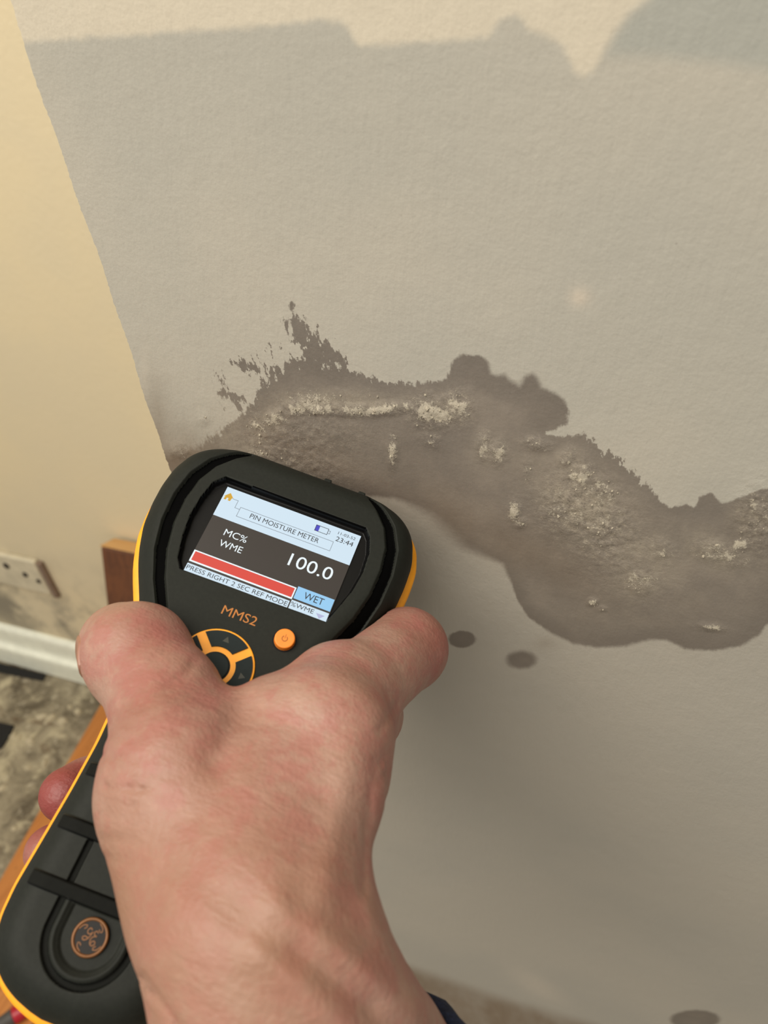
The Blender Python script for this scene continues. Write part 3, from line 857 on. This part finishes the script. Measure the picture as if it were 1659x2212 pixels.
def text(name, body, u0, u1, vbase, h, w, mat, parent, ext=0.02, bold=0.0, skew=0.0):
    cu = bpy.data.curves.new(name, 'FONT')
    cu.body = body; cu.size = 1.0; cu.extrude = 0.0; cu.offset = bold; cu.shear = skew; cu.resolution_u = 4
    ob = bpy.data.objects.new('tmp_text', cu); COL.objects.link(ob)
    dg = bpy.context.evaluated_depsgraph_get(); dg.update()
    me = bpy.data.meshes.new_from_object(ob.evaluated_get(dg))
    bpy.data.objects.remove(ob); bpy.data.curves.remove(cu)
    co = np.zeros(len(me.vertices) * 3); me.vertices.foreach_get('co', co); co = co.reshape(-1, 3)
    x0, x1 = co[:, 0].min(), co[:, 0].max(); y0 = 0.0; y1 = co[:, 1].max()
    co[:, 0] = (u0 + (co[:, 0] - x0) / (x1 - x0) * (u1 - u0)) * .001
    co[:, 1] = (-vbase + (co[:, 1] - y0) / (y1 - y0) * h) * .001
    co[:, 2] = w * .001
    me.vertices.foreach_set('co', co.ravel()); me.update()
    me.materials.clear(); me.materials.append(mat); me.name = name
    o = bpy.data.objects.new(name, me); COL.objects.link(o); o.parent = parent
    return o
panel('header', -22.2, 22.0, -15.3, -4.7, 0.04, E_HEAD)
poly_panel('home_icon', [(-21.9, -11.9), (-20.4, -13.6), (-18.9, -12.1), (-19.3, -12.1), (-19.5, -10.9), (-20.2, -10.9), (-20.3, -11.7), (-20.8, -11.7), (-20.9, -10.9), (-21.6, -10.9), (-21.5, -12.0)][::-1], 0.08, E_GOLD)
def line(u0, v0, u1, v1, t=0.12, mat=E_GREY):
    panel('rule', min(u0, u1) - t, max(u0, u1) + t, min(v0, v1) - t, max(v0, v1) + t, 0.08, mat)
for seg in [(-19, -12, -17.2, -12), (-17.2, -12, -17.2, -9.4), (-17.2, -9.4, -15.6, -9.4), (-15.6, -10.2, 14.8, -10.2), (-15.6, -6.9, 14.8, -6.9), (-15.6, -10.2, -15.6, -6.9), (14.8, -10.2, 14.8, -6.9)]:
    line(*seg, t=0.07)
text('display_text', 'PIN MOISTURE METER', -11.8, 10.6, -7.9, 1.65, 0.09, E_INK, display)
for seg in [(8.0, -13.7, 12.0, -13.7), (8.0, -11.7, 12.0, -11.7), (8.0, -13.7, 8.0, -11.7), (12.0, -13.7, 12.0, -11.7), (12.1, -13.2, 12.7, -13.2), (12.1, -12.2, 12.7, -12.2), (12.7, -13.2, 12.7, -12.2)]:
    line(*seg, t=0.08, mat=E_INK if seg[1] < -13.5 or seg[0] < 8.1 else E_GREY)
panel('battery_fill', 8.05, 9.2, -13.65, -11.75, 0.07, E_BLUE)
text('display_text', '11-03-52', 15.1, 20.7, -13.2, 0.95, 0.09, E_INK, display)
text('display_text', '23:44', 15.1, 20.7, -10.8, 1.6, 0.09, E_INK, display)
text('display_text', 'MC%', -16.6, -9.4, 0.4, 2.2, 0.06, E_WHITE, display, bold=0.0)
text('display_text', 'WME', -16.5, -9.3, 4.1, 2.1, 0.06, E_WHITE, display, bold=0.0)
text('display_text', '100.0', 4.7, 18.4, 2.2, 4.1, 0.06, E_WHITE, display, bold=0.0)
panel('bar_frame', -22.2, 10.1, 8.0, 11.9, 0.04, E_WHITE)
panel('red_bar', -21.7, 9.7, 8.4, 11.4, 0.07, E_RED)
panel('wet_box', 10.4, 21.8, 7.4, 11.4, 0.04, E_CYAN)
text('display_text', 'WET', 13.0, 19.1, 10.45, 2.15, 0.08, E_INK, display)
panel('footer', -22.2, 9.8, 12.6, 15.2, 0.04, E_HEAD)
text('display_text', 'PRESS RIGHT 2 SEC REF MODE', -21.9, 9.5, 14.5, 1.4, 0.08, E_INK, display)
panel('footer', 10.2, 21.8, 12.0, 15.2, 0.04, E_HEAD)
text('display_text', '%WME', 10.4, 17.5, 13.9, 1.4, 0.08, E_INK, display)
poly_panel('down_arrow', [(18.2, 13.2), (20.9, 13.2), (19.6, 14.6)][::-1], 0.08, E_LILAC)
text('model_print', 'MMS2', -6.4, 3.9, 24.2, 2.7, FACE + 0.03, M_PRINT, meter)
# pins and their cap on the probe end
cap = bm_obj('probe_cap', box_bm(-.006, .016, .0320, .0350, -.031, -.015), M_RUB, meter, bevel=0.0015)
for pu in (0.5, 9.5):
    bm = bmesh.new()
    bmesh.ops.create_cone(bm, cap_ends=True, segments=14, radius1=.0008, radius2=.0001, depth=.007)
    bmesh.ops.rotate(bm, verts=bm.verts, cent=(0, 0, 0), matrix=Matrix.Rotation(-math.pi / 2, 3, 'X'))
    bmesh.ops.translate(bm, verts=bm.verts, vec=(pu * .001, .0380, -.0225))
    bm_obj('pin', bm, M_STEEL, meter)
for sx, sv in ((5.4, -30.2), (17.0, -30.0)):
    bm_obj('cap_lug', box_bm((sx - 1.2) * .001, (sx + 1.2) * .001, (-sv - 1.4) * .001, (-sv + 1.0) * .001, -.0035, -.001), M_RUB, meter, bevel=0.0004)

# ------------------------------------------------------------------ the hand
def smin(a, b, k):
    h = np.clip(0.5 + 0.5 * (b - a) / k, 0, 1)
    return b * (1 - h) + a * h - k * h * (1 - h)
def rcone(P, a, b, ra, rb):
    ba = b - a
    t = np.clip(((P - a) @ ba) / max(ba @ ba, 1e-9), 0, 1)
    d = P - a - t[..., None] * ba
    return np.sqrt((d * d).sum(-1)) - (ra + (rb - ra) * t)
def chain(P, pts, k=3.0):
    """pts: (px, py, depth mm, radius mm)"""
    C = [cam_pt(p[0], p[1], p[2]) for p in pts]
    d = None
    for i in range(len(pts) - 1):
        s = rcone(P, C[i], C[i + 1], pts[i][3], pts[i + 1][3])
        d = s if d is None else smin(d, s, k)
    return d

def surface_nets(D, origin, h):
    """naive surface nets of a scalar field (negative inside)"""
    S = D < 0
    nx, ny, nz = D.shape
    cnt = np.zeros((nx - 1, ny - 1, nz - 1)); acc = np.zeros((nx - 1, ny - 1, nz - 1, 3))
    corners = [(i, j, k) for i in (0, 1) for j in (0, 1) for k in (0, 1)]
    def sub(A, c): return A[c[0]:nx - 1 + c[0], c[1]:ny - 1 + c[1], c[2]:nz - 1 + c[2]]
    for a in corners:
        for ax in range(3):
            if a[ax] == 1: continue
            b = list(a); b[ax] = 1
            va, vb = sub(D, a), sub(D, b)
            cross = sub(S, a) != sub(S, b)
            t = np.where(cross, va / np.where(cross, va - vb, 1), 0)
            for q in range(3):
                acc[..., q] += cross * (a[q] + (t if q == ax else 0))
            cnt += cross
    act = cnt > 0
    vid = -np.ones(act.shape, dtype=np.int64)
    ii = np.nonzero(act)
    vid[ii] = np.arange(len(ii[0]))
    V = (np.stack(ii, 1) + acc[ii] / cnt[ii][:, None]) * h + origin
    Q = []
    for ax in range(3):
        o1, o2 = (ax + 1) % 3, (ax + 2) % 3
        sl0 = [slice(1, -1)] * 3; sl1 = [slice(1, -1)] * 3
        sl0[ax] = slice(0, -1); sl1[ax] = slice(1, None)
        s0, s1 = S[tuple(sl0)], S[tuple(sl1)]
        idx = np.nonzero(s0 != s1)
        base = [idx[0].copy(), idx[1].copy(), idx[2].copy()]
        for q in (o1, o2): base[q] = base[q] + 1
        def cell(d1, d2):
            c = [b.copy() for b in base]; c[o1] -= d1; c[o2] -= d2
            return vid[c[0], c[1], c[2]]
        q4 = np.stack([cell(1, 1), cell(0, 1), cell(0, 0), cell(1, 0)], 1)
        flip = ~s0[idx]
        q4[flip] = q4[flip][:, ::-1]
        Q.append(q4)
    Q = np.concatenate(Q)
    return V, Q[(Q >= 0).all(1)]

THUMB = [(470, 1930, 166, 17.5), (392, 1690, 176, 17.6), (360, 1512, 193, 13.2), (297, 1416, 205, 13.5), (266, 1394, 212, 11.9)]
INDEX = [(700, 1560, 186, 13.0), (760, 1500, 203, 12.0), (878, 1402, 232, 12.0), (800, 1440, 262, 10.5), (660, 1470, 272, 9.5), (560, 1490, 274, 8.5)]
MIDDLE = [(745, 1600, 188, 12.0), (790, 1545, 228, 10.5), (740, 1600, 262, 10), (420, 1640, 258, 9.2), (190, 1700, 240, 8.6), (146, 1716, 233, 8.2)]
RING = [(740, 1680, 186, 11.5), (760, 1650, 228, 10), (700, 1720, 252, 9.5), (380, 1790, 240, 8.8), (160, 1828, 222, 7.8), (112, 1840, 216, 7.4)]
PINKY = [(720, 1770, 182, 10.5), (730, 1760, 214, 9), (650, 1830, 232, 8.4), (430, 1900, 226, 7.8), (300, 1930, 218, 7)]
PALM = [
    [(548, 1990, 156, 19.5), (560, 1800, 170, 18.5), (600, 1620, 184, 14.5)],            # centre of the back of the hand
    [(600, 1985, 156, 14.5), (668, 1880, 163, 10.3), (708, 1720, 174, 11.8), (728, 1590, 183, 12.6)],   # index metacarpal
    [(470, 1930, 164, 16.5), (520, 1720, 178, 15), (590, 1620, 186, 13)],                  # between thumb and index
    [(425, 1640, 186, 14), (512, 1640, 191, 10.3), (588, 1596, 191, 11.8), (715, 1490, 204, 12.0)],     # web
    [(380, 1750, 172, 15), (425, 1850, 168, 14.5)],
]
FOREARM = [(550, 1990, 156, 19.8), (593, 2110, 155, 22.8), (622, 2225, 157, 25.8), (745, 2500, 168, 34)]

def build_hand():
    h = 1.0
    lo = np.array([-110.0, 22.0, 100.0]); hi = np.array([48.0, 158.0, 290.0])
    n = (np.ceil((hi - lo) / h / 4).astype(int)) * 4
    def grid(hh, nn):
        ax = [lo[i] + hh * (np.arange(nn[i]) + (1.5 if hh > h else 0) * (h / hh)) for i in range(3)]
        return np.stack(np.meshgrid(*ax, indexing='ij'), -1)
    def base_field(G):
        D = None
        for c in PALM:
            s = chain(G, c, 5.0)
            D = s if D is None else smin(D, s, 9.0)
        D = smin(D, chain(G, FOREARM, 5.0), 9.0)
        D = smin(D, chain(G, THUMB, 4.0), 6.5)
        D = smin(D, chain(G, INDEX, 3.0), 6.0)
        for c in (MIDDLE, RING, PINKY):
            D = smin(D, chain(G, c, 3.0), 3.5)
        return D
    coarse = base_field(grid(4 * h, n // 4).reshape(-1, 3)).reshape(n // 4)
    full = np.repeat(np.repeat(np.repeat(coarse, 4, 0), 4, 1), 4, 2)
    band = np.abs(full) < 9.5
    band |= (full < 0)
    ii = np.nonzero(band)
    G = np.stack(ii, 1) * h + lo
    D = base_field(G)
    PX = G[..., 0] / G[..., 2] * F + CX
    PY = G[..., 1] / G[..., 2] * F + CY
    Zc = G[..., 2]
    def line_d(pts):                    # pixel distance to a polyline on the near side of the hand
        best = None
        for (x0, y0), (x1, y1) in zip(pts[:-1], pts[1:]):
            dx, dy = x1 - x0, y1 - y0
            t = np.clip(((PX - x0) * dx + (PY - y0) * dy) / (dx * dx + dy * dy), 0, 1)
            d = np.hypot(PX - x0 - t * dx, PY - y0 - t * dy)
            best = d if best is None else np.minimum(best, d)
        return best
    # tendons and knuckles (raised), hollows and skin creases (sunk)
    for pts, wpx, a in [([(900, 2190), (780, 2090), (670, 2012), (600, 1960)], 44, -2.0), ([(760, 2230), (650, 2130), (560, 2062)], 40, -1.5), ([(905, 2160), (830, 2050), (795, 1950)], 22, -0.6),
                        ([(700, 1930), (735, 1760), (760, 1620)], 40, -1.0), ([(350, 1560), (330, 1500)], 46, -0.6),
                        ([(800, 2170), (740, 2120), (650, 2050)], 26, 0.9), ([(307, 2108), (340, 2150), (372, 2195), (400, 2245)], 6, 1.2), ([(540, 1535), (500, 1580), (470, 1640)], 42, 1.6),
                        ([(640, 1980), (520, 1960), (430, 1900)], 60, 0.9), ([(812, 1640), (797, 1740), (785, 1850), (784, 1930)], 9, 0.6),
                        ([(222, 1632), (262, 1640), (312, 1648)], 4.0, 0.95), ([(218, 1697), (262, 1702), (330, 1704)], 4.5, 0.95), ([(218, 1760), (280, 1765)], 5, 0.5), ([(222, 1590), (280, 1594), (330, 1600)], 5, 0.4),
                        ([(222, 1812), (290, 1818)], 6, 0.5), ([(230, 1850), (300, 1862)], 6, 0.4), ([(224, 1735), (300, 1742)], 5, 0.45), ([(240, 1665), (330, 1672), (400, 1670)], 6, 0.3), ([(240, 1560), (330, 1572), (390, 1580)], 7, 0.3), ([(858, 1520), (840, 1545), (820, 1580)], 6, 0.7), ([(866, 1508), (850, 1500), (835, 1496)], 5, 0.6), ([(834, 1625), (820, 1650)], 5, 0.7),
                        ([(832, 1668), (815, 1690)], 5, 0.6), ([(420, 1430), (400, 1460), (360, 1480)], 9, 0.5), ([(330, 1375), (300, 1395)], 7, 0.25), ([(360, 1400), (330, 1425)], 7, 0.3)]:
        D = D + a * np.exp(-(line_d(pts) / wpx) ** 2) * (Zc < 235)
    # stay clear of the meter body
    Q = G - MO
    u = Q @ MU; v = Q @ MV; w = -(Q @ MZ)
    a = smooth_half_width(v)
    k = np.clip((w + 14) / (14 + FACE + 0.3), 0, 1)
    rr = 10.0 * (1 - (1 - k ** 2.3) ** (1 / 2.3))
    kb = np.clip((-19 - w) / 21.0, 0, 1)
    back = np.interp(v, [20, 60], [-40.0, -34.5])
    side = np.abs(u - centre_u(v)) - (a - rr + 0.2) + np.where(w < -19, 9.0 * (1 - (1 - kb ** 2.3) ** (1 / 2.3)), -2.2 * (np.abs(w + 16.6) < 3.6))
    dm = np.maximum.reduce([side, w - (FACE + 0.25), back - 0.3 - w, v - 126.2, -34.0 - v])
    D = np.maximum(D, -dm)
    full[ii] = D
    V, Fq = surface_nets(full, lo, h)
    # keep only the largest connected piece is not needed: every finger chain is rooted in the palm
    # light smoothing
    e0 = np.concatenate([Fq[:, [0, 1]], Fq[:, [1, 2]], Fq[:, [2, 3]], Fq[:, [3, 0]]])
    deg = np.bincount(e0[:, 0], minlength=len(V)) + np.bincount(e0[:, 1], minlength=len(V))
    for it in range(4):
        S = np.zeros_like(V)
        for q in range(3):
            S[:, q] = np.bincount(e0[:, 0], V[e0[:, 1], q], len(V)) + np.bincount(e0[:, 1], V[e0[:, 0], q], len(V))
        lam = 0.5 if it % 2 == 0 else -0.45
        V = V + lam * (S / np.maximum(deg, 1)[:, None] - V)
    # skin colour masks; fingertips behind the meter take shade as deeper red
    def near(px, py, z, r): 
        c = cam_pt(px, py, z); return np.exp(-((V - c) ** 2).sum(1) / (r * r))
    red = near(955, 1410, 222, 11) * 0.55 + near(880, 1330, 230, 9) * 0.3 + near(140, 1716, 228, 14) * 1.6 + near(105, 1838, 212, 12) * 0.5 + near(330, 1380, 195, 10) * 0.45
    red += near(380, 1560, 175, 16) * 0.35 + near(845, 1570, 190, 10) * 0.45 + near(805, 1780, 172, 9) * 0.3 + near(860, 2080, 135, 14) * 0.35 + near(540, 1860, 150, 18) * 0.2
    red = np.clip(red, 0, 1)
    tan = near(520, 2140, 125, 26) * 0.55 + near(300, 1930, 160, 18) * 0.6 + near(270, 1345, 212, 8) * 0.3
    # thumb nail, lifted off the skin by a third of a millimetre
    tip = cam_pt(*THUMB[-1][:3]); prev = cam_pt(*THUMB[-2][:3])
    axis = np.array([-0.30, -0.80, 0.50]); axis /= np.linalg.norm(axis)
    nd = np.array([-0.84, -0.15, 0.55]); nd -= axis * (nd @ axis); nd /= np.linalg.norm(nd)
    sd = np.cross(axis, nd)
    NA, NB = 15, 13
    T = []
    for i in range(NA):
        for j in range(NB):
            aa = -1.0 + 11.0 * i / (NA - 1); th = math.radians(-52 + 104 * j / (NB - 1)) * (1 - 0.25 * max(0, aa - 6) / 3)
            T.append((prev + axis * aa, nd * math.cos(th) + sd * math.sin(th)))
    c0 = np.array([q[0] for q in T]); dr = np.array([q[1] for q in T])
    rho = np.full(len(T), 8.0)
    for _ in range(30):
        rho += 0.6 * -base_field(c0 + dr * rho[:, None])
    NV = np.concatenate([c0 + dr * (rho[:, None] + 0.45), c0 + dr * (rho[:, None] - 0.5)])
    NF = []
    for i in range(NA - 1):
        for j in range(NB - 1):
            q = i * NB + j
            NF.append((q, q + 1, q + NB + 1, q + NB))
    ring = [j for j in range(NB)] + [i * NB + NB - 1 for i in range(1, NA)] + [(NA - 1) * NB + j for j in range(NB - 2, -1, -1)] + [i * NB for i in range(NA - 2, 0, -1)]
    for a_, b_ in zip(ring, ring[1:] + ring[:1]): NF.append((a_, a_ + NA * NB, b_ + NA * NB, b_))
    root = bpy.data.objects.new('person', None); COL.objects.link(root)
    root.location = Vector(cam_to_world(cam_pt(560, 1950, 156)))
    tag(root, 'bare hand gripping the moisture meter from the right, thumb along its left side, navy cuff', 'person')
    Wd = cam_to_world(V) - np.array(root.location)
    o = mesh_obj('hand', Wd, Fq, M_SKIN, root, True, attrs=dict(red=red, tan=tan))
    nl = mesh_obj('thumb_nail', cam_to_world(NV) - np.array(root.location), NF, simple('nail', (146, 104, 84), 0.3, 0.05, 500), root, True)
    return root, o

def skin_material():
    t = NT('skin')
    P = t.pos()
    big = t.noise(P, 50, 4, 0.6)
    col = t.mix(t.sstep(big, 0.32, 0.68), srgb(150, 112, 95), srgb(159, 126, 110))
    blot = t.noise(P, 110, 5, 0.7)
    col = t.mix(t.math('MULTIPLY', t.sstep(blot, 0.42, 0.62), 0.6), col, srgb(156, 98, 89))
    fleck = t.noise(t.pos((0.4, 1, 1), (0.3, 0.5, 0.35)), 330, 5, 0.7)
    col = t.mix(t.math('MULTIPLY', t.sstep(fleck, 0.52, 0.72), 0.35), col, srgb(132, 86, 70))
    col = t.mix(t.math('MULTIPLY', t.sstep(fleck, 0.30, 0.46, 1.0, 0.0), 0.22), col, srgb(184, 150, 130))
    col = t.mix(t.math('MULTIPLY', t.attr('red'), 0.85), col, srgb(122, 38, 37))
    col = t.mix(t.attr('tan'), col, srgb(138, 102, 76))
    wr = t.noise(t.pos((0.30, 1, 1), (0.3, 0.5, 0.35)), 380, 5, 0.65, 0.5)
    pores = t.noise(P, 1600, 2, 0.6)
    cells = t.voro(P, 850)
    h = t.math('ADD', t.math('MULTIPLY', wr, 1.1), t.math('ADD', t.math('MULTIPLY', pores, 0.22), t.math('MULTIPLY', cells, 0.28)))
    h = t.math('ADD', h, t.math('MULTIPLY', t.noise(P, 130, 3), 0.35))
    nm = t.bump(h, 0.36, 0.0009)
    t.p.inputs['Subsurface Radius'].default_value = (1.0, 0.4, 0.25)
    t.p.inputs['Subsurface Scale'].default_value = 0.0015
    return t.done(col, 0.5, nm, Subsurface_Weight=0.15)
M_SKIN = skin_material()
person, hand = build_hand()

def build_cuff():
    A = cam_pt(*FOREARM[2][:3]); Bq = cam_pt(*FOREARM[3][:3])
    ax = (Bq - A) / np.linalg.norm(Bq - A)
    e1 = np.array([1, -0.3, 0.0]); e1 -= ax * (e1 @ ax); e1 /= np.linalg.norm(e1)
    e2 = np.cross(ax, e1)
    if e2[2] > 0: e2 = -e2                  # e2 points toward the camera
    n = 72
    prof = [(2.0, 1.0), (0.4, 2.2), (0.0, 3.6), (0.6, 5.0), (2.4, 5.8), (7, 6.0), (14, 6.2), (24, 6.6), (40, 8)]
    V, Fc = [], []
    c0 = A + ax * (24.0)
    for s, off in prof:
        for i in range(n):
            t = 2 * math.pi * i / n
            r = 30.0 + 0.17 * max(s - 4.5, -4.5) + off + 0.35 * math.sin(18 * t) * (s > 2)
            tilt = 14.0 * (0.5 - 0.5 * math.cos(t - 0.25)) + 0.8 * math.sin(3 * t + 1)
            V.append(c0 + ax * (s + tilt) + r * (e1 * math.cos(t) + e2 * math.sin(t)))
    for k in range(len(prof) - 1):
        for i in range(n):
            j = (i + 1) % n
            Fc.append((k * n + i, k * n + j, (k + 1) * n + j, (k + 1) * n + i))
    t = NT('navy_knit')
    rib = t.noise(t.pos(), 900, 3, 0.7)
    fuzz = t.noise(t.pos(), 2500, 2, 0.7)
    col = t.mix(t.sstep(rib, 0.3, 0.7), srgb(14, 22, 44), srgb(30, 44, 74))
    m = t.done(col, 0.9, t.bump(t.math('ADD', rib, fuzz), 0.8, 0.0012))
    o = mesh_obj('sleeve_cuff', cam_to_world(np.array(V)) - np.array(person.location), Fc, m, person, True)
    o['label'] = 'navy blue knitted sleeve cuff'
build_cuff()
